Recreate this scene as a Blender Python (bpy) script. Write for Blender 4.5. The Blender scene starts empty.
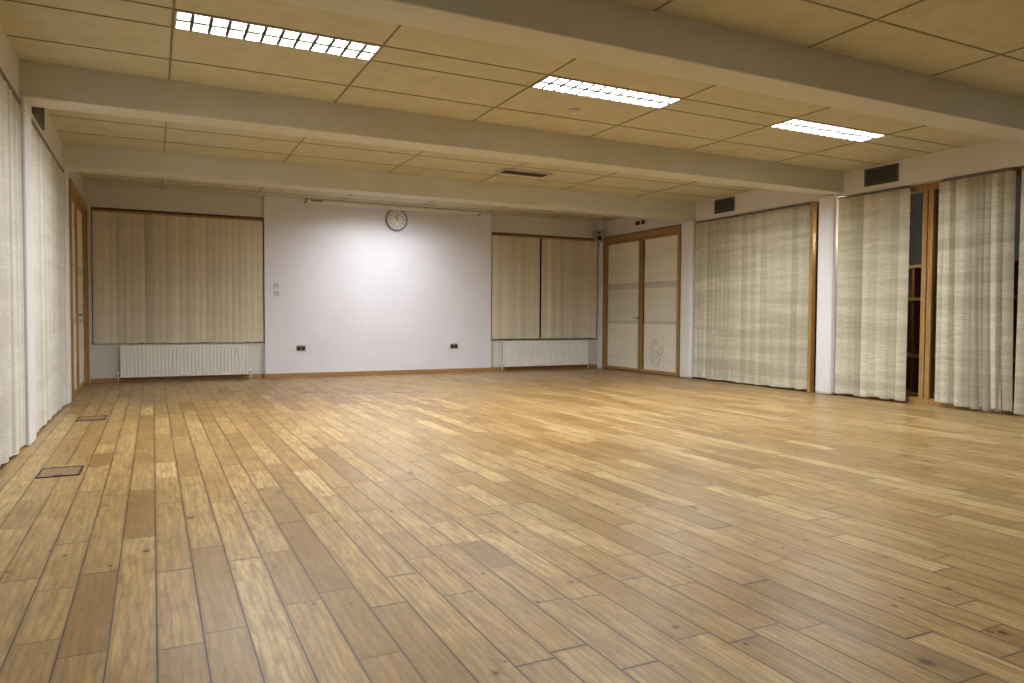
import bpy, bmesh, math, random
from mathutils import Vector, Matrix
random.seed(7)
sc=bpy.context.scene
sc.view_settings.view_transform='Standard'
h=1.05
XL,XR,YB=-0.89,8.39,12.74
HC=3.05; BB=2.765
BEAMS=[0.87-0.0,3.87,6.87,9.87]; BW=0.30
YF=-1.83

# ---------------- materials ----------------
def newmat(name):
    m=bpy.data.materials.new(name);m.use_nodes=True
    nt=m.node_tree;b=nt.nodes['Principled BSDF'];return m,nt,b
def mix(nt,fac,a,b,blend='MIX'):
    n=nt.nodes.new('ShaderNodeMix');n.data_type='RGBA';n.blend_type=blend
    for s,v in ((n.inputs[0],fac),(n.inputs[6],a),(n.inputs[7],b)):
        if hasattr(v,'is_linked') : nt.links.new(v,s)
        else: s.default_value=v if not isinstance(v,tuple) else (*v,1) if len(v)==3 else v
    return n.outputs[2]
def math_(nt,op,a,b=None,c=None):
    n=nt.nodes.new('ShaderNodeMath');n.operation=op
    for i,v in enumerate((a,b,c)):
        if v is None: continue
        if hasattr(v,'is_linked'): nt.links.new(v,n.inputs[i])
        else: n.inputs[i].default_value=v
    return n.outputs[0]
def coords(nt,scale=(1,1,1)):
    t=nt.nodes.new('ShaderNodeTexCoord');m=nt.nodes.new('ShaderNodeMapping')
    nt.links.new(t.outputs['Object'],m.inputs[0]);m.inputs['Scale'].default_value=scale
    return m.outputs[0]
def noise(nt,vec,scale,detail=4,rough=.5):
    n=nt.nodes.new('ShaderNodeTexNoise');n.inputs['Scale'].default_value=scale
    n.inputs['Detail'].default_value=detail;n.inputs['Roughness'].default_value=rough
    if vec is not None: nt.links.new(vec,n.inputs['Vector'])
    return n.outputs[0]
def maprange(nt,v,a,b,c=0,d=1):
    n=nt.nodes.new('ShaderNodeMapRange')
    nt.links.new(v,n.inputs[0])
    for i,x in enumerate((a,b,c,d)): n.inputs[i+1].default_value=x
    return n.outputs[0]
def bump(nt,b,hgt,strength=.2,dist=.01):
    n=nt.nodes.new('ShaderNodeBump');n.inputs['Strength'].default_value=strength
    n.inputs['Distance'].default_value=dist
    nt.links.new(hgt,n.inputs['Height']);nt.links.new(n.outputs[0],b.inputs['Normal'])
def paint(name,col,rough=.6,var=.06,scale=2.0,bumpy=.05,metal=0):
    m,nt,b=newmat(name)
    v=noise(nt,coords(nt),scale,5)
    d=tuple(c*(1-var*2) for c in col)
    c=mix(nt,maprange(nt,v,.35,.65),d,col)
    nt.links.new(c,b.inputs['Base Color'])
    b.inputs['Roughness'].default_value=rough;b.inputs['Metallic'].default_value=metal
    if bumpy: bump(nt,b,noise(nt,coords(nt),120,3),bumpy,.003)
    return m
M_wall=paint('wall_paint_white',(.79,.79,.88),.55,.02)
M_walls=paint('wall_paint_cream',(.70,.69,.67),.6,.03)
M_beam=paint('beam_paint',(.65,.65,.57),.55,.03)
M_col=paint('column_paint',(.76,.77,.80),.5,.03)
M_tile=paint('ceiling_tile',(.61,.58,.43),.85,.05,6,.25)
M_tbar=paint('tbar_metal',(.24,.21,.13),.5,.02)
M_rail=paint('blind_rail',(.16,.14,.12),.5,.02)
M_trim=paint('luminaire_white',(.6,.59,.55),.4,.01)
M_blade=paint('louvre_aluminium',(.08,.08,.08),.5,.05,20,0,.3)
M_black=paint('black_plastic',(.015,.015,.017),.4,.1)
M_grey=paint('grey_plastic',(.35,.36,.38),.4,.03)
M_rim=paint('clock_rim',(.14,.16,.20),.4,.03)
M_white=paint('white_plastic',(.78,.78,.78),.35,.01)
M_rad=paint('radiator_enamel',(.86,.85,.82),.35,.02)
M_metal=paint('brushed_metal',(.35,.33,.3),.35,.05,20,0,.9)
M_brown=paint('dark_red_wood',(.26,.065,.03),.5,.2)
M_dark=paint('dark_corridor',(.05,.048,.05),.8,.1)
M_vent=paint('vent_grey',(.10,.095,.08),.5,.05)
M_lid=paint('floor_box_lid',(.24,.145,.065),.45,.1)

def wood(name,c1,c2,axis=2,rough=.4):
    m,nt,b=newmat(name)
    s=[14,14,14];s[axis]=1.0
    v=noise(nt,coords(nt,tuple(s)),4,6,.6)
    nt.links.new(mix(nt,maprange(nt,v,.3,.7),c1,c2),b.inputs['Base Color'])
    b.inputs['Roughness'].default_value=rough
    return m
M_oak=wood('oak_frame',(.27,.145,.045),(.46,.28,.10))
M_oakx=wood('oak_skirting',(.30,.16,.06),(.46,.27,.11),0)

def fabric(name,c1,c2,trans=.15,streak=.22):
    m,nt,b=newmat(name)
    a=nt.nodes.new('ShaderNodeAttribute');a.attribute_name='Col'
    v=noise(nt,coords(nt,(1,1,14)),9,5,.65)
    base=mix(nt,maprange(nt,v,.35,.68),c1,c2)
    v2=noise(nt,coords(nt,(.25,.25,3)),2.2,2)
    base=mix(nt,maprange(nt,v2,.4,.62,0,streak),base,(c1[0]*.6,c1[1]*.56,c1[2]*.45))  # painted bands standing in for transoms and outside light showing through the fabric
    base=mix(nt,1.0,base,a.outputs['Color'],'MULTIPLY')
    nt.links.new(base,b.inputs['Base Color']);b.inputs['Roughness'].default_value=.9
    bump(nt,b,noise(nt,coords(nt,(60,60,160)),4,2),.25,.004)
    return m
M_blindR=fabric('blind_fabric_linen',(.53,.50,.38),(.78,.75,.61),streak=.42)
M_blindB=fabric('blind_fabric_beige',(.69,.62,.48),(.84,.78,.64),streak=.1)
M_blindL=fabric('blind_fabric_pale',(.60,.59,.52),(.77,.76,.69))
M_door=fabric('roller_fabric_white',(.80,.79,.75),(.90,.90,.87),streak=.14)

# glass
m,nt,b=newmat('window_glass');M_glass=m
for n in list(nt.nodes): nt.nodes.remove(n)
o=nt.nodes.new('ShaderNodeOutputMaterial');tr=nt.nodes.new('ShaderNodeBsdfTransparent');tr.inputs[0].default_value=(.8,.85,.85,1)
gl=nt.nodes.new('ShaderNodeBsdfGlossy');gl.inputs['Roughness'].default_value=.03
fr=nt.nodes.new('ShaderNodeFresnel');mx=nt.nodes.new('ShaderNodeMixShader')
nt.links.new(fr.outputs[0],mx.inputs[0]);nt.links.new(tr.outputs[0],mx.inputs[1]);nt.links.new(gl.outputs[0],mx.inputs[2]);nt.links.new(mx.outputs[0],o.inputs[0])
M_night=paint('night_glass',(.03,.03,.035),.1,.1,2,0)

def emis(name,col,s):
    m,nt,b=newmat(name);b.inputs['Base Color'].default_value=(*col,1)
    b.inputs['Emission Color'].default_value=(*col,1);b.inputs['Emission Strength'].default_value=s;return m
M_tube=emis('fluorescent_tube',(.95,.97,1),9)

# floor
def floor_mat():
    m,nt,b=newmat('oak_plank_floor')
    t=nt.nodes.new('ShaderNodeTexCoord');sp=nt.nodes.new('ShaderNodeSeparateXYZ')
    nt.links.new(t.outputs['Object'],sp.inputs[0]);X,Y=sp.outputs[0],sp.outputs[1]
    W=.138
    xs=math_(nt,'DIVIDE',X,W);row=math_(nt,'FLOOR',xs);fx=math_(nt,'FRACT',xs)
    def wn(a,bv=None):
        n=nt.nodes.new('ShaderNodeTexWhiteNoise');n.noise_dimensions='2D'
        c=nt.nodes.new('ShaderNodeCombineXYZ');nt.links.new(a,c.inputs[0])
        if bv is not None: nt.links.new(bv,c.inputs[1])
        nt.links.new(c.outputs[0],n.inputs['Vector']);return n
    r1=wn(row).outputs[0]
    row2=math_(nt,'ADD',row,37.3);r2=wn(row2).outputs[0]
    L=math_(nt,'MULTIPLY_ADD',r2,.8,.5)
    wob=math_(nt,'MULTIPLY',math_(nt,'SINE',math_(nt,'MULTIPLY_ADD',r1,40.0,math_(nt,'MULTIPLY',Y,1.7))),.26)
    ys=math_(nt,'DIVIDE',math_(nt,'ADD',wob,math_(nt,'MULTIPLY_ADD',r1,3.0,Y)),L)
    col=math_(nt,'FLOOR',ys);fy=math_(nt,'FRACT',ys)
    wnn=wn(row,col);rid=wnn.outputs[0];rcol=wnn.outputs[1]
    ex=math_(nt,'MULTIPLY',math_(nt,'MINIMUM',fx,math_(nt,'SUBTRACT',1.0,fx)),W)
    ey=math_(nt,'MULTIPLY',math_(nt,'MINIMUM',fy,math_(nt,'SUBTRACT',1.0,fy)),L)
    e=math_(nt,'MINIMUM',ex,ey)
    seam=maprange(nt,e,.0010,.0038,1,0)
    halo=maprange(nt,e,.0,.014,.32,0)
    def cmb(a,bb):
        c=nt.nodes.new('ShaderNodeCombineXYZ');nt.links.new(a,c.inputs[0]);nt.links.new(bb,c.inputs[1]);return c.outputs[0]
    g=noise(nt,cmb(math_(nt,'MULTIPLY_ADD',rid,31.0,math_(nt,'MULTIPLY',X,20.0)),
                   math_(nt,'MULTIPLY_ADD',rid,17.0,math_(nt,'MULTIPLY',Y,2.6))),1.5,6,.66)
    g2=noise(nt,cmb(math_(nt,'MULTIPLY_ADD',rid,11.0,math_(nt,'MULTIPLY',X,70.0)),math_(nt,'MULTIPLY',Y,4.5)),2.0,5,.72)
    wv=nt.nodes.new('ShaderNodeTexWave');wv.wave_type='BANDS';wv.bands_direction='X'
    wv.inputs['Scale'].default_value=1.0;wv.inputs['Distortion'].default_value=9;wv.inputs['Detail'].default_value=3;wv.inputs['Detail Scale'].default_value=.9
    nt.links.new(cmb(math_(nt,'MULTIPLY_ADD',rid,23.0,math_(nt,'MULTIPLY',X,10.0)),math_(nt,'MULTIPLY_ADD',rid,9.0,math_(nt,'MULTIPLY',Y,1.6))),wv.inputs['Vector'])
    cA=mix(nt,rid,(.34,.202,.062),(.54,.362,.138))
    sepc=nt.nodes.new('ShaderNodeSeparateColor');nt.links.new(rcol,sepc.inputs[0])
    cA=mix(nt,maprange(nt,sepc.outputs[1],.65,1,0,.7),cA,(.24,.132,.040))
    cA=mix(nt,maprange(nt,sepc.outputs[0],.8,1,0,.6),cA,(.60,.44,.20))
    c=mix(nt,maprange(nt,g,.40,.68,0,.78),cA,(.19,.10,.030))
    c=mix(nt,maprange(nt,wv.outputs[1],.55,1,0,.40),c,(.18,.098,.029))
    c=mix(nt,maprange(nt,g2,.48,.72,0,.66),c,(.12,.064,.019))
    def knots(c,sx,sy,th,r1_,lo,off=0.0):
        vo=nt.nodes.new('ShaderNodeTexVoronoi');vo.inputs['Scale'].default_value=1.0
        nt.links.new(cmb(math_(nt,'MULTIPLY_ADD',X,sx,off),math_(nt,'MULTIPLY_ADD',Y,sy,off)),vo.inputs['Vector'])
        sv=nt.nodes.new('ShaderNodeSeparateColor');nt.links.new(vo.outputs['Color'],sv.inputs[0])
        rad=maprange(nt,sv.outputs[0],th,1,lo,r1_)
        kd=math_(nt,'SUBTRACT',vo.outputs['Distance'],math_(nt,'MULTIPLY_ADD',g2,.03,rad))
        c=mix(nt,maprange(nt,kd,.0,.17,.45,0),c,(.17,.088,.025))
        return mix(nt,maprange(nt,kd,-.03,.04,.95,0),c,(.04,.018,.006))
    c=knots(c,5.2,3.8,.35,.09,-.07)
    c=knots(c,8.5,6.0,.45,.10,-.12,5.3)
    c=knots(c,16.0,11.0,.45,.13,-.14,2.7)
    w=noise(nt,coords(nt,(1,.6,1)),.8,2,.5)
    c=mix(nt,maprange(nt,w,.4,.7,0,.18),c,(.46,.35,.19))
    w2=noise(nt,coords(nt,(1.6,.5,1)),1.6,3,.5)
    c=mix(nt,maprange(nt,w2,.45,.75,0,.32),c,(.17,.098,.035))
    c=mix(nt,halo,c,(.10,.050,.016))
    c=mix(nt,math_(nt,'MULTIPLY',seam,.94),c,(.025,.012,.005))
    nt.links.new(c,b.inputs['Base Color'])
    rg=maprange(nt,noise(nt,coords(nt,(1,.5,1)),5,4,.6),.3,.7,.28,.40)
    rg=math_(nt,'MULTIPLY_ADD',rid,.06,rg)
    nt.links.new(rg,b.inputs['Roughness']);b.inputs['Specular IOR Level'].default_value=.42
    hg=math_(nt,'SUBTRACT',math_(nt,'MULTIPLY',g2,.12),seam)
    bump(nt,b,hg,.25,.0015)
    return m
M_floor=floor_mat()

# ---------------- mesh builder ----------------
class MB:
    def __init__(s): s.bm=bmesh.new();s.mats=[];s.col=s.bm.loops.layers.color.new('Col')
    def mi(s,m):
        if m not in s.mats: s.mats.append(m)
        return s.mats.index(m)
    def _fin(s,verts,m,smooth=False,c=1.0):
        i=s.mi(m);fs={f for v in verts for f in v.link_faces}
        for f in fs:
            f.material_index=i;f.smooth=smooth
            for l in f.loops:l[s.col]=(c,c,c,1)
        return fs
    def box(s,x0,x1,y0,y1,z0,z1,m,bev=0):
        r=bmesh.ops.create_cube(s.bm,size=1,matrix=Matrix.Translation(((x0+x1)/2,(y0+y1)/2,(z0+z1)/2))@Matrix.Diagonal((abs(x1-x0),abs(y1-y0),abs(z1-z0),1)))
        vs=r['verts']
        if bev:
            es=list({e for v in vs for e in v.link_edges})
            rr=bmesh.ops.bevel(s.bm,geom=es,offset=bev,segments=2,affect='EDGES',profile=.5)
            vs=[v for f in rr['faces'] for v in f.verts]
            vs=list(set(vs))
        s._fin(vs,m)
    def cyl(s,c,axis,r,L,m,seg=24,r2=None):
        rot={'Z':Matrix.Identity(4),'X':Matrix.Rotation(math.pi/2,4,'Y'),'Y':Matrix.Rotation(math.pi/2,4,'X')}[axis]
        q=bmesh.ops.create_cone(s.bm,cap_ends=True,segments=seg,radius1=r,radius2=r if r2 is None else r2,depth=L,matrix=Matrix.Translation(c)@rot)
        fs=s._fin(q['verts'],m)
        for f in fs:
            if len(f.verts)==4:f.smooth=True
    def obj(s,name,bevel=0):
        me=bpy.data.meshes.new(name);s.bm.to_mesh(me);s.bm.free()
        for m in s.mats:me.materials.append(m)
        o=bpy.data.objects.new(name,me);sc.collection.objects.link(o)
        if bevel:
            bv=o.modifiers.new('bev','BEVEL');bv.width=bevel;bv.segments=2;bv.limit_method='ANGLE'
        return o

# ---------------- shell ----------------
b=MB();b.box(-1.3,11.2,YF-.1,YB+.3,-.1,0,M_floor);b.obj('floor')

# ceiling tiles
LX=[(.14,1.54),(2.94,4.34),(5.74,7.14)]
xs=[XL-.12,.14,1.54,2.94,4.34,5.74,7.14,XR+.12]
bays=[(YF,.87,None),(1.17,3.87,'front'),(4.17,6.87,'std'),(7.17,9.87,'near'),(10.17,YB+.1,'back')]
ct=MB();grid=MB();troffers=[]
for y0,y1,k in bays:
    if k=='near': ys=[y0,y0+.41,y0+.75,y0+1.45,y0+2.15,y1];lt=(ys[1],ys[2])
    elif k in('std','front'): ys=[y0,y0+.41,y0+1.11,y0+1.45,y0+2.15,y1];lt=(ys[2],ys[3])
    elif k=='back': ys=[y0,y0+.41,y0+1.11,y0+1.45,y0+2.15,y1];lt=(ys[2],ys[3])
    else: ys=[y0,y0+.7,y0+1.4,y0+2.1,y1];lt=None
    for i in range(len(xs)-1):
        for j in range(len(ys)-1):
            isl=lt and abs(ys[j]-lt[0])<1e-6 and any(abs(xs[i]-a)<1e-6 for a,_ in LX)
            if isl and k=='back' and abs(xs[i]-2.94)>1e-6: isl=False
            if isl: troffers.append((xs[i],xs[i+1],ys[j],ys[j+1],k));continue
            ct.box(xs[i],xs[i+1],ys[j],ys[j+1],HC,HC+.02,M_tile)
    for x in xs[1:-1]: grid.box(x-.007,x+.007,y0+.001,y1-.001,HC-.006,HC-.0005,M_tbar)
    for y in ys[1:-1]: grid.box(xs[0],xs[-1],y-.008,y+.008,HC-.004,HC-.0004,M_tbar)
ct.box(-1.3,11.2,YF-.1,YB+.3,3.32,3.4,M_dark)  # unseen slab added above the tiles to block light
ct.obj('ceiling');grid.obj('ceiling_grid')

# beams
for i,y in enumerate(BEAMS):
    b=MB();b.box(XL-.1,XR+.1,y,y+BW,BB,3.3,M_beam);o=b.obj('ceiling_beam',.008)

# back wall
b=MB()
CX0,CX1=1.68,5.86
b.box(CX0,CX1,YB,YB+.25,0,3.3,M_wall)
for x0,x1 in ((XL-.2,CX0),(CX1,XR+.2)):
    b.box(x0,x1,YB+.06,YB+.25,0,.585,M_walls)
    b.box(x0,x1,YB+.06,YB+.25,2.70,3.3,M_walls)
b.box(XL-.2,XL+.05,YB+.06,YB+.25,.585,2.70,M_walls)
b.box(XR-.06,XR+.2,YB+.0,YB+.25,.0,3.3,M_wall)
b.obj('wall_back')
b=MB()
b.box(CX0-.005,CX1+.005,YB-.018,YB-.001,.001,.075,M_oakx)
b.box(XL+.02,CX0-.006,YB+.04,YB+.058,.001,.075,M_oakx)
b.box(CX1+.006,XR-.07,YB+.04,YB+.058,.001,.075,M_oakx)
b.obj('baseboard_back',.003)
# window sills+frames+glass
for n,(x0,x1) in enumerate(((XL+.05,CX0),(CX1,XR-.06))):
    b=MB();y=YB+.16
    b.box(x0,x1,y,y+.05,.585,.64,M_oak);b.box(x0,x1,y,y+.05,2.64,2.70,M_oak)
    k=3
    for i in range(k+1):
        x=x0+(x1-x0)*i/k;b.box(max(x0,x-.03),min(x1,x+.03),y,y+.05,.64,2.64,M_oak)
    b.box(x0,x1,y+.02,y+.03,.64,2.64,M_night)
    b.box(x0,x1,YB+.05,y,.585,.598,M_walls)
    b.obj('window_%d'%(n+1))

# side walls
def side(name,sgn,X):
    b=MB();f=lambda a,c:(X+sgn*a,X+sgn*c) if sgn>0 else (X+sgn*c,X+sgn*a)
    a0,a1=f(.03,.25)
    b.box(a0,a1,YF,YB+.25,2.72,3.3,M_walls)
    b.box(a0,a1,YF,.87,0,2.72,M_walls)
    b.obj(name)
side('wall_right',1,XR);side('wall_left',-1,XL)
b=MB();b.box(-1.3,11.2,YF-.2,YF,0,3.3,M_walls);b.obj('wall_front')
b=MB();b.box(11.1,11.2,YF,YB+.3,0,3.3,M_dark);b.obj('wall_corridor')
b=MB();b.box(-1.35,-1.25,YF,YB+.3,0,3.3,M_dark);b.obj('wall_outer_left')

# columns
for y in (.87,3.87,6.93,9.87):
    b=MB();b.box(XR-.045,XR+.24,y+(.03 if y==6.93 else 0),y+BW,0,BB-.001,M_col);b.obj('column',.04)
    b=MB();b.box(XL-.24,XL+.004,y-(.10 if y==6.93 else 0),y+.26,0,BB-.001,M_col);b.obj('column',.015)
# glazing
def glazing(name,X,s,y0,y1,posts,glass=M_glass):
    b=MB();X=X+s*.05
    def bx(a,c,ya,yb,z0,z1,m):
        x0,x1=sorted((X+s*a,X+s*c));b.box(x0,x1,ya,yb,z0,z1,m)
    bx(.10,.17,y0,y1,.001,.08,M_oak);bx(.10,.17,y0,y1,2.64,2.715,M_oak)
    for p in posts: bx(.09,.18,p-.03,p+.03,.08,2.64,M_oak)
    bx(.13,.138,y0,y1,.08,2.64,glass)
    b.obj(name)
glazing('window_3',XR,1,7.26,9.84,(7.32,8.15,9.0,9.8))
glazing('window_4',XR,1,4.2,6.90,(4.24,4.9,5.70,5.775,6.86))
glazing('window_5',XR,1,1.2,3.84,(1.24,2.1,2.95,3.8))
glazing('window_6',XL,-1,7.26,9.84,(7.32,8.15,9.0,9.8),M_night)
glazing('window_7',XL,-1,4.2,6.80,(4.24,5.1,6.0,6.76),M_night)
glazing('window_8',XL,-1,1.2,3.84,(1.24,2.1,2.95,3.8),M_night)
# wood cover post beside the column
b=MB();b.box(XR+.0,XR+.08,7.345,7.40,.002,2.715,M_oak);b.obj('trim_1',.004)

# doors
def door(name,X,s,art=False):
    b=MB();y0,y1,zt=10.22,12.66,2.66
    def bx(a,c,ya,yb,z0,z1,m):
        x0,x1=sorted((X+s*a,X+s*c));b.box(x0,x1,ya,yb,z0,z1,m)
    bx(-.02,.12,y0,y0+.06,.002,zt,M_oak);bx(-.02,.12,y1-.06,y1,.002,zt,M_oak)
    bx(-.02,.12,y0+.06,y1-.06,zt-.07,zt,M_oak)
    bx(-.02,.12,y0,y1,zt+.0,zt+.03,M_oak)
    ym=11.42
    bx(.072,.08,y0+.06,y1-.06,.01,zt-.07,M_black)  # black sheet standing in for the fabric's shadow between the leaves
    for n_,(ya,yb) in enumerate(((y0+.065,ym-.012),(ym+.012,y1-.065))):
        bx(.02,.07,ya,ya+.045,.012,zt-.075,M_oak);bx(.02,.07,yb-.045,yb,.012,zt-.075,M_oak)
        bx(.02,.07,ya+.045,yb-.045,.012,.07,M_oak);bx(.02,.07,ya+.045,yb-.045,zt-.12,zt-.075,M_oak)
        x=X+s*.045;NN=40;za,zb_=.07,zt-.12
        e1=.09 if (n_==0 and art) else .045   # roller blind a little narrower than the pane
        mi=b.mi(M_door);prev=None
        for i in range(NN+1):
            z=za+(zb_-za)*i/NN
            d=.004*math.sin(i*.9)+.003*math.sin(i*.37+1)
            w0,w1=ya+.045,yb-e1
            cur=[b.bm.verts.new((x+s*d*(.5 if k in(0,3) else 1),w0+(w1-w0)*k/3,z)) for k in range(4)]
            if prev:
                for k in range(3):
                    f=b.bm.faces.new((prev[k],prev[k+1],cur[k+1],cur[k]));f.material_index=mi;f.smooth=True
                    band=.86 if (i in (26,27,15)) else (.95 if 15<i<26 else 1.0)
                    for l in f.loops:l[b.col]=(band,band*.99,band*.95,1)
            prev=cur
        bx(.055,.06,ya+.045,yb-.045,.07,zt-.12,M_night)
        if art and n_==0:
            # small drawn swirl decoration on the fabric
            for (cy,cz,r0,t0,tn,dy,dz) in ((10.95,.28,.17,0,9.4,.0,.0),(10.80,.45,.09,2,8,.0,.0),(11.08,.50,.08,1,8,0,0),(10.95,.60,.06,0,7,0,0)):
                N_=46;pp=None
                for q in range(N_+1):
                    u=q/N_;a=t0+tn*u;r=r0*(1-.75*u)
                    P_=(cy+r*math.cos(a),cz+r*1.1*math.sin(a))
                    if pp:
                        c=Vector((X+s*.037,(P_[0]+pp[0])/2,(P_[1]+pp[1])/2));dv=(P_[0]-pp[0],P_[1]-pp[1]);l_=math.hypot(*dv)
                        qq=bmesh.ops.create_cube(b.bm,size=1,matrix=Matrix.Translation(c)@Matrix.Rotation(math.atan2(dv[1],dv[0]),4,'X')@Matrix.Diagonal((.002,l_*1.2,.008,1)))
                        b._fin(qq['verts'],M_grey)
                    pp=P_
    yy=ym+.035
    b.cyl((X-s*.01,yy,1.05),'X',.014,.06,M_metal,12)
    b.cyl((X-s*.04,yy+.05,1.05),'Y',.009,.12,M_metal,10)
    b.obj(name)
door('door_1',XR,1,True);door('door_2',XL,-1)
b=MB();b.box(XR+.0,XR+.25,12.665,YB+.0,0,2.72,M_wall);b.obj('trim_2')
b=MB();b.box(XL-.25,XL+.0,12.665,YB+.05,0,2.72,M_wall);b.obj('trim_3')

# ---------------- blinds ----------------
def vblind(name,axis,fix,a0,a1,z0,z1,mat,out,pitch=.1,w=.118,ang=14,jit=6,lean=.0,tone=.10,flare=0,curv=.03,ragged=.012):
    b=MB();n=max(1,round((a1-a0)/pitch));pt=(a1-a0)/n
    def P(s,d,z): return (fix+d,s,z) if axis=='Y' else (s,fix+d,z)
    for i in range(n):
        s=a0+pt*(i+.5)
        A=math.radians(ang+random.uniform(-jit,jit));c=1-random.random()*tone
        if random.random()<.12:c-=.07
        ln=random.uniform(-lean,lean);l2=random.uniform(-lean,lean)*.6
        zb=z0+random.uniform(0,ragged)
        K=5;NZ=8;tw=math.radians(random.uniform(-jit,jit))
        g=[]
        for jz in range(NZ+1):
            t=jz/NZ;z=z1-(z1-zb)*t;row=[]
            AA=A+tw*t
            for k in range(K):
                u=(k/(K-1)-.5);ww=min(w,1)*u
                dep=math.sin(AA)*ww+ (.25-u*u)*curv*out
                sh=math.cos(AA)*ww+ln*t*t-flare*t*t*(1-i/n)
                dd=dep+l2*t*t
                row.append(b.bm.verts.new(P(s+sh,dd,z)))
            g.append(row)
        mi=b.mi(mat)
        for jz in range(NZ):
            for k in range(K-1):
                f=b.bm.faces.new((g[jz][k],g[jz][k+1],g[jz+1][k+1],g[jz+1][k]));f.smooth=True;f.material_index=mi
                for l in f.loops:l[b.col]=(c,c,c,1)
    if axis=='Y': b.box(fix-.022,fix+.022,a0,a1,z1+.002,z1+.03,M_rail)
    else: b.box(a0,a1,fix-.022,fix+.022,z1+.002,z1+.03,M_oakx)
    return b.obj(name)
N='vertical_blind'
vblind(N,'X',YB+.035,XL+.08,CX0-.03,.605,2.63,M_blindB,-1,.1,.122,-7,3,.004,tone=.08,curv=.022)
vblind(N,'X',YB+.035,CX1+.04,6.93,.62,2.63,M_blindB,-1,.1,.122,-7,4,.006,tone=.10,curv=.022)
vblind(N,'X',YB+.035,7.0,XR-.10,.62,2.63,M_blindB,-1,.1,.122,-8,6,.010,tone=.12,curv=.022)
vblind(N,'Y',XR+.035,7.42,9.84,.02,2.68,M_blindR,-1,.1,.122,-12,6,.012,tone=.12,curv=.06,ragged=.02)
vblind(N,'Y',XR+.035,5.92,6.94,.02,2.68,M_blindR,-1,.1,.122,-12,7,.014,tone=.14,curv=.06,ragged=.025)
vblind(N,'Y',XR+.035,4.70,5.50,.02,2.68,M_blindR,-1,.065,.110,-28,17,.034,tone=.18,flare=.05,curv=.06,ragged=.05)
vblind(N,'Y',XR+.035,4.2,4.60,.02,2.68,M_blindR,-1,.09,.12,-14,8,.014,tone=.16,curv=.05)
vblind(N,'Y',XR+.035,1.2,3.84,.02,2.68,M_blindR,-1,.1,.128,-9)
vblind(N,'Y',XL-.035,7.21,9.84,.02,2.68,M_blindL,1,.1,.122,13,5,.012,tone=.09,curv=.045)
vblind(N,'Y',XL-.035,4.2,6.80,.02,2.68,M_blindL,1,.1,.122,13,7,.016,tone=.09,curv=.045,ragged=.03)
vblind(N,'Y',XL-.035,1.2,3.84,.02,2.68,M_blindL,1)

# ---------------- radiators ----------------
def radiator(x0,x1):
    b=MB();y1=YB+.02;y0=y1-.10;z0,z1=.085,.575
    for yy,sg in ((y0,1),(y1-.02,1)):
        n=int((x1-x0)/.055);p=(x1-x0-.02)/n;prev=None
        pts=[]
        for i in range(n):
            xa=x0+.01+p*i
            for fr_,d in ((0,.014),(.22,.014),(.34,0),(.86,0),(.98,.014)): pts.append((xa+p*fr_,yy+d))
        pts.append((x1-.01,yy+.014))
        zz=[(z0,.012),(z0+.03,.012),(z0+.045,0),(z1-.045,0),(z1-.03,.012),(z1,.012)]
        grid_=[]
        for z,fl in zz:
            grid_.append([b.bm.verts.new((x,(yy+.004) if fl else y,z)) for x,y in pts])
        mi=b.mi(M_rad)
        for a in range(len(zz)-1):
            for k in range(len(pts)-1):
                f=b.bm.faces.new((grid_[a][k],grid_[a][k+1],grid_[a+1][k+1],grid_[a+1][k]));f.material_index=mi
                for l in f.loops:l[b.col]=(1,1,1,1)
    b.box(x0,x0+.012,y0,y1,z0,z1+.006,M_rad);b.box(x1-.012,x1,y0,y1,z0,z1+.006,M_rad)
    for k in range(5): b.box(x0+.012,x1-.012,y0+.008+k*.02,y0+.014+k*.02,z1-.004,z1+.006,M_rad)
    nn=int((x1-x0)/.05)
    for k in range(nn): 
        x=x0+.03+k*.05;b.box(x,x+.006,y0+.014,y1-.01,z1-.003,z1+.004,M_rad)
    b.box(x0+.02,x1-.02,y0+.04,y0+.06,z0+.03,z1-.02,M_grey)
    for xx in (x0-.035,x1+.035):
        b.cyl((xx,y0+.05,.065),'Z',.009,.125,M_rad,12)
        b.cyl((xx,y0+.05,.14),'Z',.017,.06,M_white,14)
        s=1 if xx<x0 else -1
        b.cyl((xx+s*.02,y0+.05,.125),'X',.009,.05,M_metal,12)
    return b.obj('radiator')
radiator(-.46,1.41);radiator(6.13,8.02)

# ---------------- clock ----------------
b=MB();cx,cz=3.96,2.80;yf=YB-.045
b.cyl((cx,YB-.022,cz),'Y',.205,.042,M_rim,48)
b.cyl((cx,YB-.045,cz),'Y',.178,.004,M_white,48)
for i in range(60):
    a=math.radians(i*6);l=.030 if i%5==0 else .012;w=.007 if i%5==0 else .003
    r=.165;c=Vector((cx+math.sin(a)*(r-l/2),yf-.0035,cz+math.cos(a)*(r-l/2)))
    q=bmesh.ops.create_cube(b.bm,size=1,matrix=Matrix.Translation(c)@Matrix.Rotation(a,4,'Y')@Matrix.Diagonal((w,.002,l,1)));b._fin(q['verts'],M_black)
for a,l,w in ((math.radians(-28),.085,.012),(math.radians(8),.13,.008)):
    c=Vector((cx+math.sin(a)*l*.4,yf-.007,cz+math.cos(a)*l*.4))
    q=bmesh.ops.create_cube(b.bm,size=1,matrix=Matrix.Translation(c)@Matrix.Rotation(a,4,'Y')@Matrix.Diagonal((w,.003,l,1)));b._fin(q['verts'],M_black)
b.cyl((cx,yf-.008,cz),'Y',.010,.006,M_black,16)
for i in range(12):
    a=math.radians(i*30)
    c=(cx+math.sin(a)*.118,yf-.003,cz+math.cos(a)*.118)
    b.box(c[0]-.009,c[0]+.009,c[1]-.001,c[1]+.001,c[2]-.012,c[2]+.012,M_grey)
b.obj('wall_clock')

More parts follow.
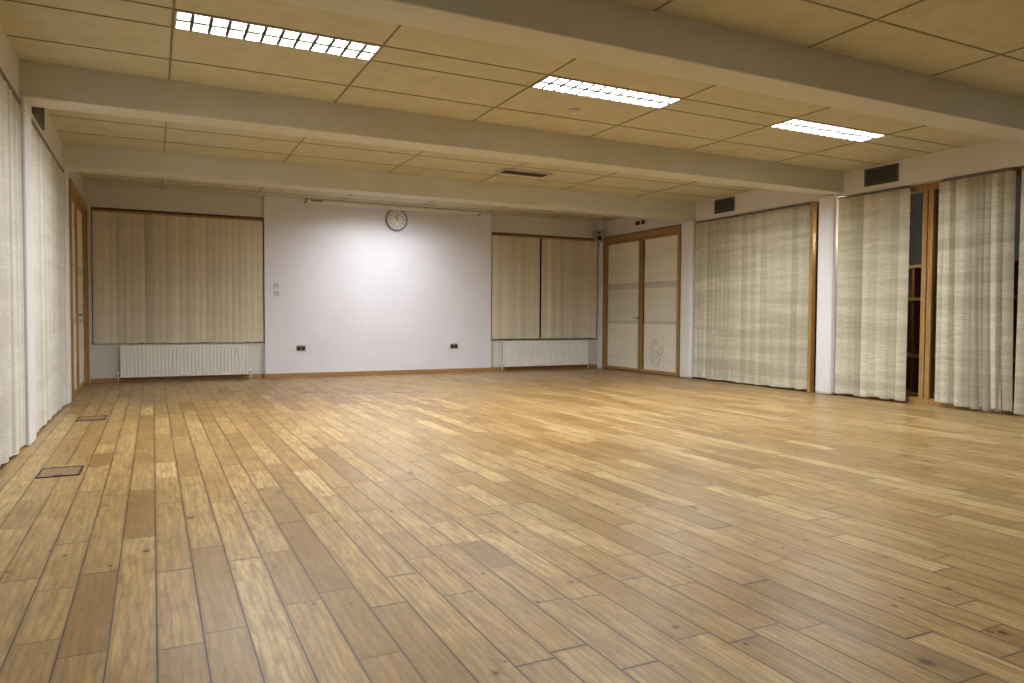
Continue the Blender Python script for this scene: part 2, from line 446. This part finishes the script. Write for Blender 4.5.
# sockets and switches
for x in (2.27,5.09):
    b=MB();b.box(x-.075,x+.075,YB-.012,YB-.0005,.46,.548,M_metal,.003)
    for dx in (-.037,.037):
        b.box(x+dx-.027,x+dx+.027,YB-.016,YB-.011,.468,.528,M_black)
        b.box(x+dx-.008,x+dx+.008,YB-.019,YB-.015,.530,.543,M_white)
    b.obj('wall_socket')
for z in (1.44,1.58):
    b=MB();b.box(1.84,1.93,YB-.014,YB-.0005,z-.045,z+.045,M_white,.003)
    b.box(1.872,1.898,YB-.02,YB-.013,z-.018,z+.018,M_grey);b.obj('light_switch')

# projection screen case
b=MB();b.box(2.36,5.55,YB-.13,YB-.005,2.985,3.044,M_white,.012)
b.box(2.34,2.36,YB-.135,YB-.003,2.975,3.045,M_grey,.004);b.box(5.55,5.57,YB-.135,YB-.003,2.975,3.045,M_grey,.004)
b.box(2.45,5.45,YB-.085,YB-.065,2.965,2.985,M_white,.003)
b.box(2.42,2.62,YB-.1315,YB-.1302,3.0,3.03,M_oakx)
b.obj('projection_screen_case')

# wall vents
def vent(X,s,y0,y1,z0=2.79,z1=3.015):
    b=MB();xf=X+s*.03
    def bx(a,c,ya,yb,za,zb,m):
        x0,x1=sorted((xf-s*a,xf-s*c));b.box(x0,x1,ya,yb,za,zb,m)
    bx(.001,.02,y0,y0+.02,z0,z1,M_vent);bx(.001,.02,y1-.02,y1,z0,z1,M_vent)
    bx(.001,.02,y0+.02,y1-.02,z0,z0+.02,M_vent);bx(.001,.02,y0+.02,y1-.02,z1-.02,z1,M_vent)
    bx(.001,.004,y0+.02,y1-.02,z0+.02,z1-.02,M_black)
    k=7
    for i in range(k):
        z=z0+.03+(z1-z0-.05)*i/k;bx(.004,.016,y0+.02,y1-.02,z,z+.010,M_vent)
    b.obj('wall_vent')
vent(XR,1,8.93,9.38);vent(XR,1,6.06,6.54);vent(XL,-1,7.5,8.15);vent(XL,-1,4.9,5.5)
# ceiling vent
b=MB();x0,x1,y0,y1=4.24,4.98,8.80,9.10
b.box(x0,x1,y0,y0+.03,HC-.02,HC-.007,M_trim);b.box(x0,x1,y1-.03,y1,HC-.02,HC-.007,M_trim)
b.box(x0,x0+.03,y0+.03,y1-.03,HC-.02,HC-.007,M_trim);b.box(x1-.03,x1,y0+.03,y1-.03,HC-.02,HC-.007,M_trim)
b.box(x0+.03,x1-.03,y0+.03,y1-.03,HC-.010,HC-.007,M_black)
for i in range(5):
    y=y0+.05+i*.045;b.box(x0+.03,x1-.03,y,y+.008,HC-.02,HC-.010,M_vent)
b.obj('ceiling_vent')
# smoke detector
b=MB();b.cyl((3.66,6.05,HC-.010),'Z',.055,.014,M_white,32);b.cyl((3.66,6.05,HC-.024),'Z',.028,.016,M_white,32,.045);b.obj('smoke_detector')
# emergency sign, speaker
b=MB();b.box(XR-.02,XR+.028,11.22,11.55,2.82,2.93,M_white,.004);b.box(XR-.024,XR-.019,11.40,11.53,2.835,2.915,M_black);b.box(XR-.024,XR-.019,11.24,11.36,2.835,2.915,M_black);b.obj('exit_sign')
b=MB();b.box(XR-.22,XR-.08,YB-.14,YB-.002,2.62,2.86,M_grey,.01);b.cyl((XR-.15,YB-.142,2.69),'Y',.045,.006,M_black,20);b.cyl((XR-.15,YB-.142,2.80),'Y',.025,.006,M_black,20);b.obj('wall_speaker')

# floor boxes
for x0,x1,y0,y1 in ((-.69,-.44,5.48,5.80),(-.70,-.44,8.28,8.60)):
    b=MB();t=.014
    b.box(x0,x1,y0,y0+t,.0005,.006,M_black);b.box(x0,x1,y1-t,y1,.0005,.006,M_black)
    b.box(x0,x0+t,y0+t,y1-t,.0005,.006,M_black);b.box(x1-t,x1,y0+t,y1-t,.0005,.006,M_black)
    b.box(x0+t,x1-t,y0+t,y1-t,.0005,.004,M_lid);b.box((x0+x1)/2-.03,(x0+x1)/2+.03,y0+.03,y0+.045,.004,.006,M_black)
    b.obj('floor_socket_box')

# corridor shelf unit seen through the gap
b=MB();x0,x1,y0,y1=9.0,9.45,4.7,7.6
b.box(x1-.02,x1,y0,y1,.0,1.75,M_brown)
for y in (y0,5.45,6.22,6.95,y1-.03): b.box(x0,x1,y,y+.03,0,1.75,M_brown)
for z in (.05,.55,1.30,1.73): b.box(x0-.01,x1-.02,y0+.03,y1-.03,z,z+.04,M_oak)
b.obj('bookshelf')
L=bpy.data.lights.new('corridor_fill','POINT');L.energy=130;L.color=(1,.85,.65);L.shadow_soft_size=.12  # unseen point fill, added to brighten the shelf unit behind the gap
o=bpy.data.objects.new('corridor_fill',L);o.location=(8.84,7.0,2.2);sc.collection.objects.link(o)

# ---------------- troffers ----------------
def troffer(x0,x1,y0,y1,k):
    b=MB();zt=HC+.11
    b.box(x0+.01,x1-.01,y0+.01,y1-.01,zt,zt+.006,M_trim)
    for a in ((x0+.010,x0+.022,y0+.01,y1-.01),(x1-.022,x1-.01,y0+.01,y1-.01),(x0+.022,x1-.022,y0+.01,y0+.022),(x0+.022,x1-.022,y1-.022,y1-.01)):
        b.box(*a,HC-.008,zt,M_trim)
    ym=(y0+y1)/2
    b.box(x0+.022,x1-.022,ym-.016,ym+.016,HC-.006,HC+.018,M_blade)
    n=12
    for i in range(1,n):
        x=x0+(x1-x0)*i/n
        b.box(x-.012,x+.012,y0+.022,y1-.022,HC-.005,HC+.018,M_blade)
    for yy in (y0+.09,y1-.09):
        b.cyl(((x0+x1)/2,yy,HC+.085),'X',.014,x1-x0-.08,M_tube,14)
    b.obj('ceiling_light')
    L=bpy.data.lights.new('troffer_lamp','AREA');L.shape='RECTANGLE';L.size=x1-x0-.06;L.size_y=y1-y0-.06
    L.energy=ENE[k];L.color=(.97,.985,1.0)
    o=bpy.data.objects.new('troffer_lamp',L);o.location=((x0+x1)/2,ym,HC+.026);sc.collection.objects.link(o)
ENE={'front':50,'std':116,'near':134,'back':118}
for t in troffers: troffer(*t)

w=bpy.data.worlds.new('World');sc.world=w;w.use_nodes=True
w.node_tree.nodes['Background'].inputs[0].default_value=(.5,.6,.8,1);w.node_tree.nodes['Background'].inputs[1].default_value=.05

# ---------------- camera ----------------
f,yaw,pit,rol=723.8671,0.4602,0.0334,0.0056
F=Vector((math.sin(yaw)*math.cos(pit),math.cos(yaw)*math.cos(pit),-math.sin(pit)))
R=Vector((math.cos(yaw),-math.sin(yaw),0));U=R.cross(F)
R2=math.cos(rol)*R+math.sin(rol)*U;U2=-math.sin(rol)*R+math.cos(rol)*U
cd=bpy.data.cameras.new('camera');co=bpy.data.objects.new('camera',cd);sc.collection.objects.link(co)
mw=Matrix((( R2.x,U2.x,-F.x,0),(R2.y,U2.y,-F.y,0),(R2.z,U2.z,-F.z,h),(0,0,0,1)))
co.matrix_world=mw;cd.sensor_width=36;cd.lens=f/1024*36;cd.clip_start=.05
sc.camera=co
